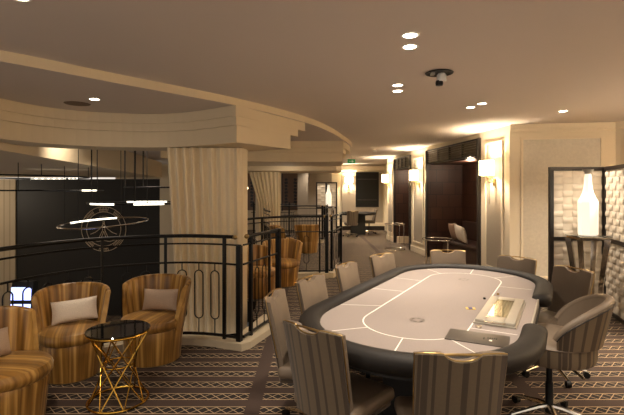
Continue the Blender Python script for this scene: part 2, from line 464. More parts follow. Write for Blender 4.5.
# ------------------------------------------------------------------ railings
def railing(name, label, arc, post_at, kerb=.07, ends=(False, True), gap=.18, group=None):
    t = thing(name, label, 'railing', (arc[0][0], arc[0][1], 0), 0, group)
    off = Vector((-arc[0][0], -arc[0][1], 0))
    P = [Vector((x, y, 0)) for x, y in arc]
    L = [0]
    for a, b in zip(P, P[1:]): L.append(L[-1]+(b-a).length)
    def at(s):
        s = max(0, min(L[-1], s))
        for i in range(len(L)-1):
            if s <= L[i+1]+1e-9:
                f = (s-L[i])/(L[i+1]-L[i]); p = P[i].lerp(P[i+1], f); d = (P[i+1]-P[i]).normalized(); return p, d
        return P[-1], (P[-1]-P[-2]).normalized()
    N = max(6, int(L[-1]/.08))
    def line(z, s0=0, s1=None):
        s1 = L[-1] if s1 is None else s1
        return [at(s0+(s1-s0)*i/N)[0]+off+Vector((0,0,z)) for i in range(N+1)]
    s0 = .09 if ends[0] else 0; s1 = L[-1]-(.09 if ends[1] else 0)
    bm = bm_new(); add_tube(bm, line(1.124, s0, s1), .019, 10); obj('handrail', bm, M['black'], t)
    for z, r, nm in ((1.043,.0095,'middle_rail'),(.845,.011,'middle_rail'),(kerb+.035,.016,'bottom_rail')):
        bm = bm_new(); add_tube(bm, line(z), r, 6); obj(nm, bm, M['black'], t)
    for e, s in ((ends[0], s0), (ends[1], s1)):
        if e:
            p, d = at(s); bm = bm_new()
            g = 1 if s > L[-1]/2 else -1
            bmesh.ops.create_uvsphere(bm, u_segments=10, v_segments=8, radius=.026, matrix=Matrix.Translation(p+off+d*.02*g+Vector((0,0,1.124))))
            obj('finial', bm, M['brass'], t, label='round brass rail end')
    for s, w, top in post_at:
        p, d = at(s); rz = math.atan2(d.y, d.x)
        bm = bm_new(); add_box(bm, (p.x+off.x, p.y+off.y, (kerb+top)/2), (w, w, top-kerb), rz); obj('post', bm, M['black'], t, smooth=False)
    s = gap*.7
    posts = [q[0] for q in post_at]
    while s < L[-1]-.05:
        if all(abs(s-q) > .075 for q in posts):
            p, d = at(s); bm = bm_new(); c = p+off
            pts = []
            for k in range(9):
                a = PI*k/8; pts.append(c+d*(.046*math.cos(a))+Vector((0,0,.72+.046*math.sin(a))))
            for k in range(9):
                a = PI+PI*k/8; pts.append(c+d*(.046*math.cos(a))+Vector((0,0,.311+.046*math.sin(a))))
            add_tube(bm, pts, .0062, 6, closed=True)
            add_tube(bm, [c+Vector((0,0,.766)), c+Vector((0,0,.84))], .006, 6)
            add_tube(bm, [c+Vector((0,0,kerb+.04)), c+Vector((0,0,.265))], .006, 6)
            obj('baluster', bm, M['black'], t)
        s += gap
    return t
def alen(a): return sum((Vector(p)-Vector(q)).length for p, q in zip(a, a[1:]))
l1 = alen(a1)
railing('balcony_railing', 'curved black iron railing behind the gold armchairs and small round table', a1, [(l1-.02,.05,1.04),(l1-.2,.03,1.12),(1.2,.03,1.12),(2.53,.03,1.12),(3.5,.022,1.12),(4.1,.03,1.12)])
railing('balcony_railing', 'short straight black railing beside the draped column, next to the poker chairs', [(-.70,4.50),(-.56,4.9),(-.40,5.34)], [(.16,.035,1.12),(.62,.024,1.12),(.87,.055,1.14)], ends=(True,False))
l2 = alen(a2)
railing('balcony_railing', 'second curved black railing ending in a post past the draped column', a2, [(l2-.03,.06,1.14),(l2-.16,.03,1.12),(l2-1.3,.03,1.12),(.1,.04,1.12)], .09)
railing('balcony_railing', 'short black railing running back from the second corner post', [(.32,8.13),(.5,8.6),(.62,9.2)], [(.14,.04,1.12),(1.0,.05,1.12)], .09, (True,False))
l3 = alen(a3)
railing('balcony_railing', 'farthest curved black railing, in front of the far wall panels', a3, [(l3-.03,.06,1.14),(l3-1.5,.04,1.12),(l3-2.8,.04,1.12)], .09)

railing('balcony_railing', 'short far railing stub running back from the farthest curved railing', [(.37,13.6),(.5,14.2),(.52,14.9)], [(.1,.05,1.12),(1.2,.05,1.12)], .09, (True,False))
railing('balcony_railing', 'small black railing in front of the bronze panel on the far wall', [(-2.1,15.2),(-1.4,15.0),(-.75,15.1),(-.6,15.6)], [(.1,.05,1.2),(1.35,.05,1.2)], .02)
# ------------------------------------------------------------------ gold barrel armchairs (front = -Y local)
def armchair(loc, rz, label, group='gold barrel armchairs'):
    t = thing('armchair', label, 'armchair', loc, rz, group)
    bm = bm_new()
    add_lathe(bm, [(.235,.0),(.25,.01),(.268,.2),(.28,.30),(.272,.318)], 40); obj('base', bm, M['velvet'], t)
    bm = bm_new()
    add_lathe(bm, [(.20,.31),(.268,.315),(.287,.34),(.29,.375),(.275,.405),(.235,.418),(.12,.425),(.001,.427)], 40, cap=False, c=(0,-.012,0))
    obj('seat_cushion', bm, M['velvet_seat'], t)
    bm = bm_new(); A = math.radians(102)
    TH = .045
    def shell(u, v):
        # v runs up the outside, over the rim, and down the inside
        a = (u-.5)*2*A; e = abs(u-.5)*2
        rim = .745 - .05*e**3
        ro = lambda z: .283+.075*((z-.3)/.45)
        zlo = .30
        if v < .42: z = zlo+(rim-.02-zlo)*v/.42; r = ro(z)
        elif v < .58:
            q = (v-.42)/.16*PI; z = rim-.02+.02*math.sin(q); r = ro(rim)-TH/2+TH/2*math.cos(q)
        else: z = rim-.02-(rim-.02-.36)*(v-.58)/.42; r = ro(z)-TH
        # the arms' front edges lean back as they rise
        a2 = a*(1-.16*max(0, (z-.36)/.39)*e**2)
        flute = .0045*math.cos(a*15) if .1 < v else 0
        r += flute*(1 if v > .5 else .4)
        return (r*math.sin(a2), r*math.cos(a2), z)
    g = add_grid(bm, shell, 73, 26)
    for i in (0, -1):
        try: bm.faces.new(g[i])
        except Exception: pass
    obj('backrest', bm, M['velvet'], t, ang=60)
    bm = bm_new()
    for k in range(4):
        a = PI/4+k*PI/2; add_lathe(bm, [(.018,0),(.018,.004)], 10, (0.2*math.cos(a), .2*math.sin(a), 0))
    bm.free()
    return t
AC = armchair((-2.09,3.83,0), math.radians(22), 'gold striped barrel armchair left of the round table, holding a pale silver cushion')
for loc, rz, lb in (((-1.515,4.20,0), -14, 'gold striped barrel armchair beside the draped column, behind the round table'),
                    ((-2.12,3.02,0), 88, 'gold barrel armchair cut off by the left edge of the photo'),
                    ((-.82,6.70,0), 60, 'gold armchair seen through the railing just right of the draped column'),
                    ((-.50,7.5,0), 10, 'gold armchair between the short railing post and the second railing'),
                    ((-.12,11.4,0), 185, 'gold armchair seen through the second railing with its back to us'),
                    ((-.72,10.9,0), 100, 'distant gold armchair beside the second draped column'),
                    ((.22,8.75,0) , 200, 'gold armchair right behind the second corner post')):
    if lb.startswith('gold armchair right behind'): continue
    dup(AC, loc, math.radians(rz), lb)
AC.scale = (.88,.88,1)

def pillow(bm, w, h, t):
    def f(s):
        def fn(u, v):
            x, y = u*2-1, v*2-1
            k = (1-abs(x)**2.6)*(1-abs(y)**2.6)
            ix = 1-.06*(1-abs(x)**2)*0
            return (x*w/2*(1-.05*(1-y*y)), s*t/2*max(0,k)**.55, y*h/2*(1-.07*(1-x*x)))
        return fn
    add_grid(bm, f(1), 15, 13); add_grid(bm, f(-1), 15, 13)
    bmesh.ops.remove_doubles(bm, verts=bm.verts, dist=.0005)
def cushion(loc, rz, tilt, m, label, w=.36, h=.21, roll=0, name='cushion', th=.1):
    bm = bm_new(); pillow(bm, w, h, th)
    bmesh.ops.transform(bm, matrix=Matrix.Rotation(math.radians(tilt),4,'X') @ Matrix.Rotation(math.radians(roll),4,'Y'), verts=bm.verts)
    o = obj(name, bm, m, loc=loc, rz=math.radians(rz), ang=80); tag(o, label, 'cushion', 'scatter cushions'); return o
def local(cx, cy, rz, x, y, z):
    a = math.radians(rz); return (cx+x*math.cos(a)-y*math.sin(a), cy+x*math.sin(a)+y*math.cos(a), z)
cushion(local(-2.09,3.83,22,.01,.105,.53), 24, -16, M['cushion_pale'], 'pale silver woven cushion on the armchair left of the round table', .37, .2, -4)
cushion(local(-1.515,4.20,-14,.01,.10,.535), -12, -14, M['cushion_taupe'], 'taupe woven cushion on the armchair beside the draped column', .37, .21, -2)
cushion(local(-2.12,3.02,88,.02,.12,.53), 80, -18, M['cushion_taupe'], 'grey brown cushion on the armchair at the left edge', .34, .2, 8)

# ------------------------------------------------------------------ small round table
t = thing('side_table', 'small round table with black glass top and gold wire hourglass base', 'side table', (-1.475,3.35,0))
bm = bm_new(); add_lathe(bm, [(.001,.54),(.226,.54),(.231,.545),(.226,.55),(.001,.55)], 48, cap=False); obj('table_top', bm, M['blackglass'], t)
for r, z, rr in ((.222,.53,.010),(.115,.285,.007),(.215,.012,.008)):
    bm = bm_new(); add_tube(bm, [(r*math.cos(2*PI*k/40), r*math.sin(2*PI*k/40), z) for k in range(40)], rr, 8, closed=True); obj('ring', bm, M['gold'], t)
for k in range(8):
    for s in (1, -1):
        a = 2*PI*k/8+.2; b = a+s*1.95
        bm = bm_new(); add_tube(bm, [(.215*math.cos(a), .215*math.sin(a), .525), (.21*math.cos(b), .21*math.sin(b), .012)], .0052, 6)
        obj('rod', bm, M['gold'], t)

# ------------------------------------------------------------------ poker table (local x = long axis, dealer side = -y)
TX, TY, TR = 1.042, 3.475, math.radians(60)
HL = .775   # straight half length
def stadium(r, hl=HL, n=20):
    pts = []
    for k in range(n+1): a = -PI/2+PI*k/n; pts.append((hl+r*math.cos(a), r*math.sin(a)))
    for k in range(n+1): a = PI/2+PI*k/n; pts.append((-hl+r*math.cos(a), r*math.sin(a)))
    return pts
pt = thing('poker_table', 'large oval poker table with mauve cloth and padded charcoal rim', 'poker table', (TX,TY,0), TR)
bm = bm_new(); add_prism(bm, stadium(.63), .715, .76); g = obj('playing_surface', bm, M['felt'], pt, smooth=False)
bm = bm_new(); add_prism(bm, stadium(.66), .66, .714); obj('apron', bm, M['underdark'], pt, smooth=False)
G0, G1 = -.57, .34       # dealer opening along x at the -y side
bm = bm_new(); add_box(bm, ((G0+G1)/2, -.622, .7375), (G1-G0-.0, .04, .044)); obj('dealer_ledge', bm, M['felt'], pt, smooth=False)
bm = bm_new(); add_box(bm, ((G0+G1)/2, -.649, .735), (G1-G0+.02, .014, .056), bevel=.004); obj('edge_trim', bm, M['silver'], pt)
# padded rail
RC = .672
def rail_path():
    pts = [(G1, -RC)]
    n = 6
    for k in range(1, n+1): pts.append((G1+(HL-G1)*k/n, -RC))
    for k in range(1, 25): a = -PI/2+PI*k/24; pts.append((HL+RC*math.cos(a), RC*math.sin(a)))
    for k in range(1, 13): pts.append((HL-2*HL*k/12, RC))
    for k in range(1, 25): a = PI/2+PI*k/24; pts.append((-HL+RC*math.cos(a), RC*math.sin(a)))
    for k in range(1, 3): pts.append((-HL+(G0+HL)*k/2, -RC))
    return pts
rp = rail_path(); bm = bm_new(); rings = []
for i, (x, y) in enumerate(rp):
    a, b = Vector(rp[max(i-1, 0)]), Vector(rp[min(i+1, len(rp)-1)]); d = (b-a).normalized(); nrm = Vector((d.y, -d.x))  # outward
    ring = []
    for k in range(18):
        th = 2*PI*k/18; c, s = math.cos(th), math.sin(th)
        w = .070*math.copysign(abs(c)**.85, c); h = (.046 if s > 0 else .064)*math.copysign(abs(s)**.85, s)
        ring.append(bm.verts.new((x+nrm.x*w, y+nrm.y*w, .752+h)))
    rings.append(ring)
for A, B in zip(rings, rings[1:]):
    for k in range(18): bm.faces.new((A[k], A[(k+1)%18], B[(k+1)%18], B[k]))
for R, (x, y), sgn in ((rings[0], rp[0], -1), (rings[-1], rp[-1], 1)):
    # rounded ends drawn out towards the cloth
    prev = R
    for q, sc in ((.03,.86),(.055,.55),(.066,.2)):
        cur = [bm.verts.new((x+sgn*q, y+.02*q/.066+(v.co.y-y)*sc, .752+(v.co.z-.752)*sc)) for v in R]
        for k in range(18): bm.faces.new((prev[k], prev[(k+1)%18], cur[(k+1)%18], cur[k]))
        prev = cur
    bm.faces.new(prev)
obj('padded_rim', bm, M['railpad'], pt, ang=70)
# printed lines
bm = bm_new(); IN = .325; ihl = .78
def flat_ribbon(bm, pts, w, z, closed=False):
    n = len(pts); vs = []
    for i, p in enumerate(pts):
        a = Vector(pts[i-1] if (i or closed) else pts[0]); b = Vector(pts[(i+1)%n] if (closed or i < n-1) else pts[-1])
        d = (b-a).normalized(); q = Vector((d.y, -d.x))*w/2
        vs.append((bm.verts.new((p[0]+q.x, p[1]+q.y, z)), bm.verts.new((p[0]-q.x, p[1]-q.y, z))))
    for i in range(n if closed else n-1):
        A, B = vs[i], vs[(i+1)%n]; bm.faces.new((A[0], A[1], B[1], B[0]))
race = [(x, y) for x, y in stadium(.325, ihl)]
flat_ribbon(bm, race, .009, .7612, True)
def wl(px, py, z=.76):
    Y = 440*(1.6-z)/(py-190.5); X = (px-312)/440*Y
    dx, dy = X-TX, Y-TY; return (dx*math.cos(TR)+dy*math.sin(TR), -dx*math.sin(TR)+dy*math.cos(TR))
# seat divisions, measured on the table plan (metres from its centre)
div = [((-.50,.325),(-.62,.60)),((.02,.325),(.0,.60)),((.52,.325),(.54,.60)),((.97,.26),(1.16,.45)),((1.10,.0),(1.40,.02)),((1.0,-.24),(1.22,-.42)),
       ((-1.02,.22),(-1.22,.40)),((-1.10,-.03),(-1.40,-.07)),((-.98,-.26),(-1.16,-.45)),((.62,-.325),(.62,-.59)),((-.72,-.325),(-.72,-.59))]
for a, b in div: flat_ribbon(bm, [a, b], .007, .7612)
obj('printed_lines', bm, M['white'], pt, smooth=False)
bm = bm_new()
for cx in (-.72,.78):
    for r in (.03,.047):
        flat_ribbon(bm, [(cx+r*math.cos(2*PI*k/24), .0+r*math.sin(2*PI*k/24)) for k in range(24)], .003, .7612, True)
    for k in range(6):
        a = 2*PI*k/6; flat_ribbon(bm, [(cx+.034*math.cos(a), .034*math.sin(a)), (cx+.043*math.cos(a), .043*math.sin(a))], .02, .7611)
obj('emblem', bm, M['steelpanel'], pt, smooth=False, label='small printed ring emblems on the cloth')
for x in (-.62,.62):
    bm = bm_new(); add_box(bm, (x,0,.36), (.16,.5,.62), bevel=.02); add_box(bm, (x,0,.03), (.42,.72,.06), bevel=.015); obj('pedestal', bm, M['underdark'], pt)
# chip tray with lid
bm = bm_new()
X0, X1, Y0, Y1 = -.60,.10,-.565,-.335
for c, s in ((((X0+X1)/2, Y0+.03), (X1-X0,.06)), (((X0+X1)/2, Y1-.03), (X1-X0,.06)), ((X0+.06,(Y0+Y1)/2), (.12,Y1-Y0-.12)), ((X1-.05,(Y0+Y1)/2), (.10,Y1-Y0-.12))):
    add_box(bm, (c[0],c[1],.779), (s[0],s[1],.022), bevel=.004)
add_box(bm, ((X0+X1)/2,(Y0+Y1)/2,.7655), (X1-X0+.03,Y1-Y0+.02,.009))
tray = obj('chip_tray', bm, M['silver'], pt)
bm = bm_new(); add_tube(bm, [(X0-.002,-.51,.783),(X0-.03,-.50,.785),(X0-.03,-.40,.785),(X0-.002,-.39,.783)], .005, 6); obj('handle', bm, M['chrome'], tray)
bm = bm_new(); add_box(bm, ((X0+X1)/2+.01,(Y0+Y1)/2,.788), (X1-X0-.21,Y1-Y0-.11,.004)); obj('lid_pane', bm, M['glass'], tray)
bm = bm_new()
for k in range(5):
    x0 = -.38+.0*k; y = Y0+.073+k*.021
    add_tube(bm, [(-.47,y,.777),(-.02,y,.777)], .0085, 10)
o = obj('chip_row', bm, M['orange_chips'], tray)
bm = bm_new(); add_lathe(bm, [(.009,.0),(.009,.006)], 12, (X0+.06,-.40,.79)); obj('lock', bm, M['chrome'], tray)
# card shuffler plate
cx, cy = .94-TX, 2.50-TY
lx, ly = cx*math.cos(TR)+cy*math.sin(TR), -cx*math.sin(TR)+cy*math.cos(TR)
bm = bm_new(); add_box(bm, (lx,ly,.763), (.33,.20,.006), math.radians(-27)-TR, bevel=.002); sh = obj('shuffler_plate', bm, M['steelpanel'], pt)
bm = bm_new()
ca, sa = math.cos(math.radians(-27)-TR), math.sin(math.radians(-27)-TR)
for k in range(5):
    u, v = .055+.011*k, .018; add_box(bm, (lx+u*ca-v*sa, ly+u*sa+v*ca, .7668), (.007,.018,.002), math.radians(-27)-TR)
add_box(bm, (lx+.035*ca, ly+.035*sa, .7668), (.008,.03,.002), math.radians(-27)-TR)
obj('marking', bm, M['black'], sh, smooth=False)
bm = bm_new(); add_lathe(bm, [(.009,0),(.008,.004)], 12, (lx+.072*ca+.03*sa, ly+.072*sa-.03*ca, .766)); obj('button', bm, M['white'], sh)
def on_table(px, py, z=.762):
    Y = 440*(1.6-z)/(py-190.5); return ((px-312)/440*Y, Y, z)
p = on_table(470.5, 308.5)
cd = thing('card', 'small yellow and blue card lying on the mauve cloth near the tray', 'card', (p[0],p[1],.7612), math.radians(-12))
bm = bm_new(); add_box(bm, (0,0,.0015), (.062,.052,.003)); obj('card_body', bm, M['yellowcard'], cd, smooth=False)
bm = bm_new(); add_box(bm, (0,0,.0034), (.028,.048,.001)); obj('blue_band', bm, M['bluecard'], cd, smooth=False)
for px, py, lb, m in ((478.5,327.5,'round clear button on the cloth below the tray corner','glass'),(484.5,299,'small black cube on the cloth behind the tray','black'),(498,294.5,'tiny metal stud on the cloth above the tray','brass')):
    p = on_table(px, py); bm = bm_new(); add_lathe(bm, [(.001,0),(.018 if m=='glass' else .01,0),(.02 if m=='glass' else .01,.012),(.001,.014)], 16, cap=False)
    o = obj('dealer_button' if m=='glass' else 'marker', bm, M[m] if m!='glass' else M['chrome'], loc=(p[0],p[1],.7613)); tag(o, lb, 'table marker')

# ------------------------------------------------------------------ player chairs (front = +Y local, back at -Y)
def star_base(t, r=.27, n=5, top=.40):
    bm = bm_new(); add_lathe(bm, [(.03,.06),(.034,.1),(.026,.12),(.025,.27),(.02,.275),(.02,top)], 16); obj('pedestal', bm, M['black'], t)
    for k in range(n):
        a = 2*PI*k/n+.3; c, s = math.cos(a), math.sin(a); bm = bm_new()
        add_tube(bm, [(0.01*c,.01*s,.105),(.08*c,.08*s,.1),(.18*c,.18*s,.078),(r*c,r*s,.056)], [.02,.018,.014,.011], 8)
        f = obj('base_leg', bm, M['chrome'], t)
        bm = bm_new(); m4 = Matrix.Translation((r*c, r*s, .027)) @ Matrix.Rotation(a,4,'Z') @ Matrix.Rotation(PI/2,4,'X')
        bmesh.ops.create_cone(bm, cap_ends=True, segments=14, radius1=.026, radius2=.026, depth=.035, matrix=m4)
        obj('caster', bm, M['black'], f)
def player_chair(loc, rz, label):
    t = thing('poker_chair', label, 'chair', loc, rz, 'poker chairs around the table')
    star_base(t)
    Wd = .395; Zt, Zb = .905, .40
    def top(u): 
        k = max(0, 1-(abs(u)/.42)**2.5); return Zt-.010*abs(u)**4-.034*k**.8
    def surf(side):
        def fn(u, v):
            x = u*2-1; zt = top(x); z = Zb+(zt-Zb)*v
            w = Wd/2*(.93+.07*v)
            y = -.185-.10*((z-Zb)/.5)**1.1 + .028*x*x
            th = .030*(1-.25*abs(x)**6)
            if side > 0: bulge = .012*(1-abs(x)**4)*(1-(2*v-1)**4); return (x*w, y+th+bulge, z)
            return (x*w, y-th*.7, z)
        return fn
    bm = bm_new(); g = add_grid(bm, surf(1), 25, 14); b = add_grid(bm, surf(.0001) if 0 else (lambda u, v: (lambda p: (p[0], p[1]+.012, p[2]))(surf(-1)(u, v))), 25, 14)
    for i in range(24):
        bm.faces.new((g[i][-1], g[i+1][-1], b[i+1][-1], b[i][-1])); bm.faces.new((g[i][0], g[i+1][0], b[i+1][0], b[i][0]))
    for j in range(13):
        for i in (0, 24): bm.faces.new((g[i][j], g[i][j+1], b[i][j+1], b[i][j]))
    obj('backrest', bm, M['leather'], t, ang=50)
    bm = bm_new(); g = add_grid(bm, surf(-1), 25, 10); b = add_grid(bm, (lambda u, v: (lambda p: (p[0], p[1]+.0115, p[2]))(surf(-1)(u, v))), 25, 10)
    for i in range(24):
        bm.faces.new((g[i][-1], g[i+1][-1], b[i+1][-1], b[i][-1])); bm.faces.new((g[i][0], g[i+1][0], b[i+1][0], b[i][0]))
    for j in range(9):
        for i in (0, 24): bm.faces.new((g[i][j], g[i][j+1], b[i][j+1], b[i][j]))
    obj('back_panel', bm, M['stripe'], t, ang=50, label='striped fabric back of the chair')
    # brass edge strip along the top and the side, and the grab handle
    bm = bm_new(); pts = []
    for k in range(25):
        x = -1+2*k/24; p = surf(-1)(k/24, 1); pts.append((p[0], p[1]+.012, p[2]+.003))
    pre = [(surf(-1)(0, v)[0]-.002, surf(-1)(0, v)[1]+.01, surf(-1)(0, v)[2]) for v in (.3,.5,.7,.9)]
    post = [(surf(-1)(1, v)[0]+.002, surf(-1)(1, v)[1]+.01, surf(-1)(1, v)[2]) for v in (.9,.7,.5,.3)]
    add_tube(bm, pre+pts+post, .0036, 6); obj('edge_piping', bm, M['brass'], t)
    bm = bm_new(); p = surf(-1)(.5, 1)
    add_tube(bm, [(-.085,p[1]+.016,Zt-.006),(-.05,p[1]+.008,Zt-.001),(.0,p[1]+.006,Zt),(.05,p[1]+.008,Zt-.001),(.085,p[1]+.016,Zt-.006)], .006, 8)
    obj('grab_handle', bm, M['brass'], t)
    bm = bm_new(); add_box(bm, (0,.02,.455), (.42,.42,.085), bevel=.034); obj('seat', bm, M['leather'], t)
    bm = bm_new(); add_box(bm, (0,.015,.405), (.38,.38,.035), bevel=.01); obj('seat_base', bm, M['stripe'], t)
    return t
def from_back(a, b, z=.895):
    # plan position of the seat from the two ends of the back's top edge
    return a, b
chairs = [
 ((-.02,2.235), (.66,.75), 'near poker chair with striped back turned to us, left of the front one'),
 (( .64,1.87), (.02,1.), 'front poker chair with striped back, cropped by the bottom edge below the shuffler plate'),
 ((-.28,2.97), (.985,-.17), 'poker chair seen edge on at the left of the table, beside the short railing'),
 ((-.04,3.53), (.86,-.5), 'taupe poker chair facing the table, first to the right of the edge-on chair'),
 (( .295,4.17), (.86,-.5), 'taupe poker chair, middle one of the three along the far left side of the table'),
 (( .735,4.80), (.70,-.71), 'taupe poker chair at the far left bend of the table, nearest the open carpet'),
 (( 1.575,5.13), (-.08,-1.), 'taupe poker chair at the far end of the table in front of the dark recess'),
 (( 2.16,4.60), (-.78,-.62), 'taupe poker chair at the far right bend, before the pale wall panel'),
 (( 2.36,3.93), (-.95,-.30), 'taupe poker chair in front of the folding screen, right behind the dealer chair'),
]
pc = None
for (bx, by), (dx, dy), lb in chairs:
    L = math.hypot(dx, dy); dx /= L; dy /= L
    rz = math.atan2(dy, dx)-PI/2
    loc = (bx+dx*.285, by+dy*.285, 0)
    if pc is None: pc = player_chair(loc, rz, lb)
    else: dup(pc, loc, rz, lb)

# ------------------------------------------------------------------ dealer chair (front = -Y local)
t = thing('dealer_chair', 'low round-backed swivel chair with striped outside at the dealer opening of the table', 'chair', (1.65,3.06,0), math.radians(-120))
star_base(t, .28, 5, .46)
bm = bm_new(); add_lathe(bm, [(.25,.452),(.275,.46),(.285,.49),(.287,.575)], 44, cap=True); obj('seat_side', bm, M['stripe'], t)
bm = bm_new(); add_lathe(bm, [(.289,.574),(.293,.582),(.282,.598),(.24,.610),(.12,.616),(.001,.617)], 44, cap=False); obj('seat_cushion', bm, M['leather'], t)
def dshell(off, top=True):
    A = math.radians(86)
    def fn(u, v):
        a = (u-.5)*2*A; e = abs(u-.5)*2
        rim = .645+.235*max(0, 1-e**2.1)**.8
        z0 = .585
        z = z0+(rim-z0)*v
        r = .285+off+.065*((z-.585)/.3)
        return (r*math.sin(a), r*math.cos(a)+.03, z)
    return fn
def shell_mesh(f0, f1, nu=61, nv=12):
    bm = bm_new(); g = add_grid(bm, f0, nu, nv); h = add_grid(bm, f1, nu, nv)
    for i in range(nu-1):
        bm.faces.new((g[i][-1], g[i+1][-1], h[i+1][-1], h[i][-1])); bm.faces.new((g[i][0], g[i+1][0], h[i+1][0], h[i][0]))
    for j in range(nv-1):
        for i in (0, nu-1): bm.faces.new((g[i][j], g[i][j+1], h[i][j+1], h[i][j]))
    return bm
stripe_r = NT('radial striped fabric'); sp = stripe_r.n('ShaderNodeSeparateXYZ'); stripe_r.l(stripe_r.coord(), sp.inputs[0])
an = stripe_r.math('ARCTAN2', sp.outputs[0], sp.outputs[1])
f1_ = stripe_r.math('LESS_THAN', stripe_r.math('FRACT', stripe_r.math('MULTIPLY', an, 4.6)), .28)
f2_ = stripe_r.math('LESS_THAN', stripe_r.math('FRACT', stripe_r.math('MULTIPLY', an, 1.7)), .18)
stripe_r.l(stripe_r.mix(stripe_r.math('MAXIMUM', f1_, f2_), lin((104,88,67)), lin((66,52,39))), stripe_r.b.inputs['Base Color']); stripe_r.b.inputs['Roughness'].default_value = .65
M['stripe_r'] = stripe_r.m
obj('back_outside', shell_mesh(dshell(0), dshell(-.012)), M['stripe_r'], t, ang=50, label='striped fabric outside of the back')
obj('back_inside', shell_mesh(dshell(-.0125), dshell(-.055)), M['leather'], t, ang=50)
for o in t.children:
    if o.name.startswith('seat_side'): o.data.materials[0] = M['stripe_r']
bm = bm_new(); f = dshell(-.03); add_tube(bm, [Vector(f(k/60,1))+Vector((0,0,.001)) for k in range(61)], .0265, 10); obj('rolled_rim', bm, M['leather'], t)
bm = bm_new(); f = dshell(.001); add_tube(bm, [f(k/60,.97) for k in range(61)], .004, 6); obj('piping', bm, M['underdark'], t)
bm = bm_new(); add_tube(bm, [(.12,.12,.44),(.24,.2,.42)], .008, 8); obj('height_lever', bm, M['chrome'], t)
bm = bm_new(); add_box(bm, (0,0,.443), (.18,.18,.02), bevel=.004); obj('swivel_plate', bm, M['black'], t)

# ------------------------------------------------------------------ folding screen
def screen_panel(t, p0, p1, rot_label, Ht=1.915):
    d = Vector(p1)-Vector(p0); L = d.length; ang = math.atan2(d.y, d.x)
    def place(bm): bmesh.ops.transform(bm, matrix=Matrix.Translation((p0[0], p0[1], 0)) @ Matrix.Rotation(ang,4,'Z'), verts=bm.verts)
    bm = bm_new(); w = .05
    for x in (w/2, L-w/2): add_box(bm, (x,0,Ht/2), (w,.05,Ht))
    for z in (w/2, .955, Ht-w/2): add_box(bm, (L/2,0,z), (L-2*w,.05,w))
    place(bm); fr = obj('panel_frame', bm, M['darkframe'], t, smooth=False)
    for z0, z1 in ((w,.93),(.98,Ht-w)):
        bm = bm_new(); nx = max(2, round((L-2*w)/.125)); nz = round((z1-z0)/.088)
        for i in range(nx):
            for j in range(nz):
                x0 = w+(L-2*w)*i/nx; dx = (L-2*w)/nx; zz0 = z0+(z1-z0)*j/nz; dz = (z1-z0)/nz
                par = (i+j) % 2
                def fn(u, v):
                    if par: h = .011*math.sin(PI*v)**.7; dd = .006*u
                    else: h = .007*math.sin(PI*u)**.7; dd = 0
                    return (x0+dx*u, -.004-h-dd*0, zz0+dz*v)
                add_grid(bm, fn, 6, 6)
        add_box(bm, (L/2,.004,(z0+z1)/2), (L-2*w,.012,z1-z0))
        place(bm); obj('woven_infill', bm, M['weave'], fr, ang=50)
def folding_screen(loc, label, pts, rz=0):
    t = thing('folding_screen', label, 'folding screen', loc, rz)
    for a, b in zip(pts, pts[1:]): screen_panel(t, a, b, '')
    return t
folding_screen((3.18,5.9,0), 'black framed folding screen with woven white panels beside the glowing bottle lamp', [(0,0),(.75,0),(.42,-1.12)])
folding_screen((.15,16.6,0), 'distant folding screen with pale lit panels against the far wall', [(0,0),(.40,0),(.80,0)])

# ------------------------------------------------------------------ lamp stands and bottle lamps
def stand(loc, label, h=1.04, w=.4):
    t = thing('lamp_stand', label, 'stand', loc)
    bm = bm_new(); add_box(bm, (0,0,h-.008), (w,w*.8,.014), bevel=.003); obj('glass_top', bm, M['glass'], t)
    bm = bm_new(); add_box(bm, (0,0,h-.03), (w-.03,w*.8-.03,.028)); obj('top_frame', bm, M['chrome'], t, smooth=False)
    for sx in (-1,1):
        for sy in (-1,1):
            bm = bm_new()
            pts = [(sx*(w/2-.03), sy*(w*.4-.03), h-.04),(sx*(w/2-.055), sy*(w*.4-.05), h-.25),(sx*(w/2-.09), sy*(w*.4-.08), h*.4),(sx*(w/2-.09), sy*(w*.4-.08), .02)]
            add_tube(bm, pts, [.046,.042,.034,.03], 4); obj('leg', bm, M['chrome'], t, ang=20)
    bm = bm_new(); add_box(bm, (0,0,.02), (w-.08,w*.8-.08,.04), bevel=.006); obj('base', bm, M['chrome'], t)
    return t
def bottle_lamp(loc, label):
    t = thing('bottle_lamp', label, 'lamp', loc)
    bm = bm_new()
    add_lathe(bm, [(.08,0),(.108,.006),(.112,.02),(.114,.40),(.112,.43),(.085,.475),(.062,.54),(.047,.62),(.04,.70),(.036,.765)], 8, cap=True, rot=PI/8)
    obj('glass_body', bm, M['bottle'], t, ang=30)
    bm = bm_new(); add_lathe(bm, [(.036,.766),(.04,.79),(.062,.81),(.064,.822)], 24); obj('cap', bm, M['silver'], t)
    return t
stand((3.45,5.5,0), 'tall chrome stand with flared legs under the bottle lamp')
bottle_lamp((3.45,5.5,1.041), 'large glowing white bottle-shaped lamp in front of the woven screen')
stand((.60,16.0,0), 'distant stand under the far bottle lamp')
bottle_lamp((.60,16.0,1.041), 'distant glowing bottle lamp before the far screen')

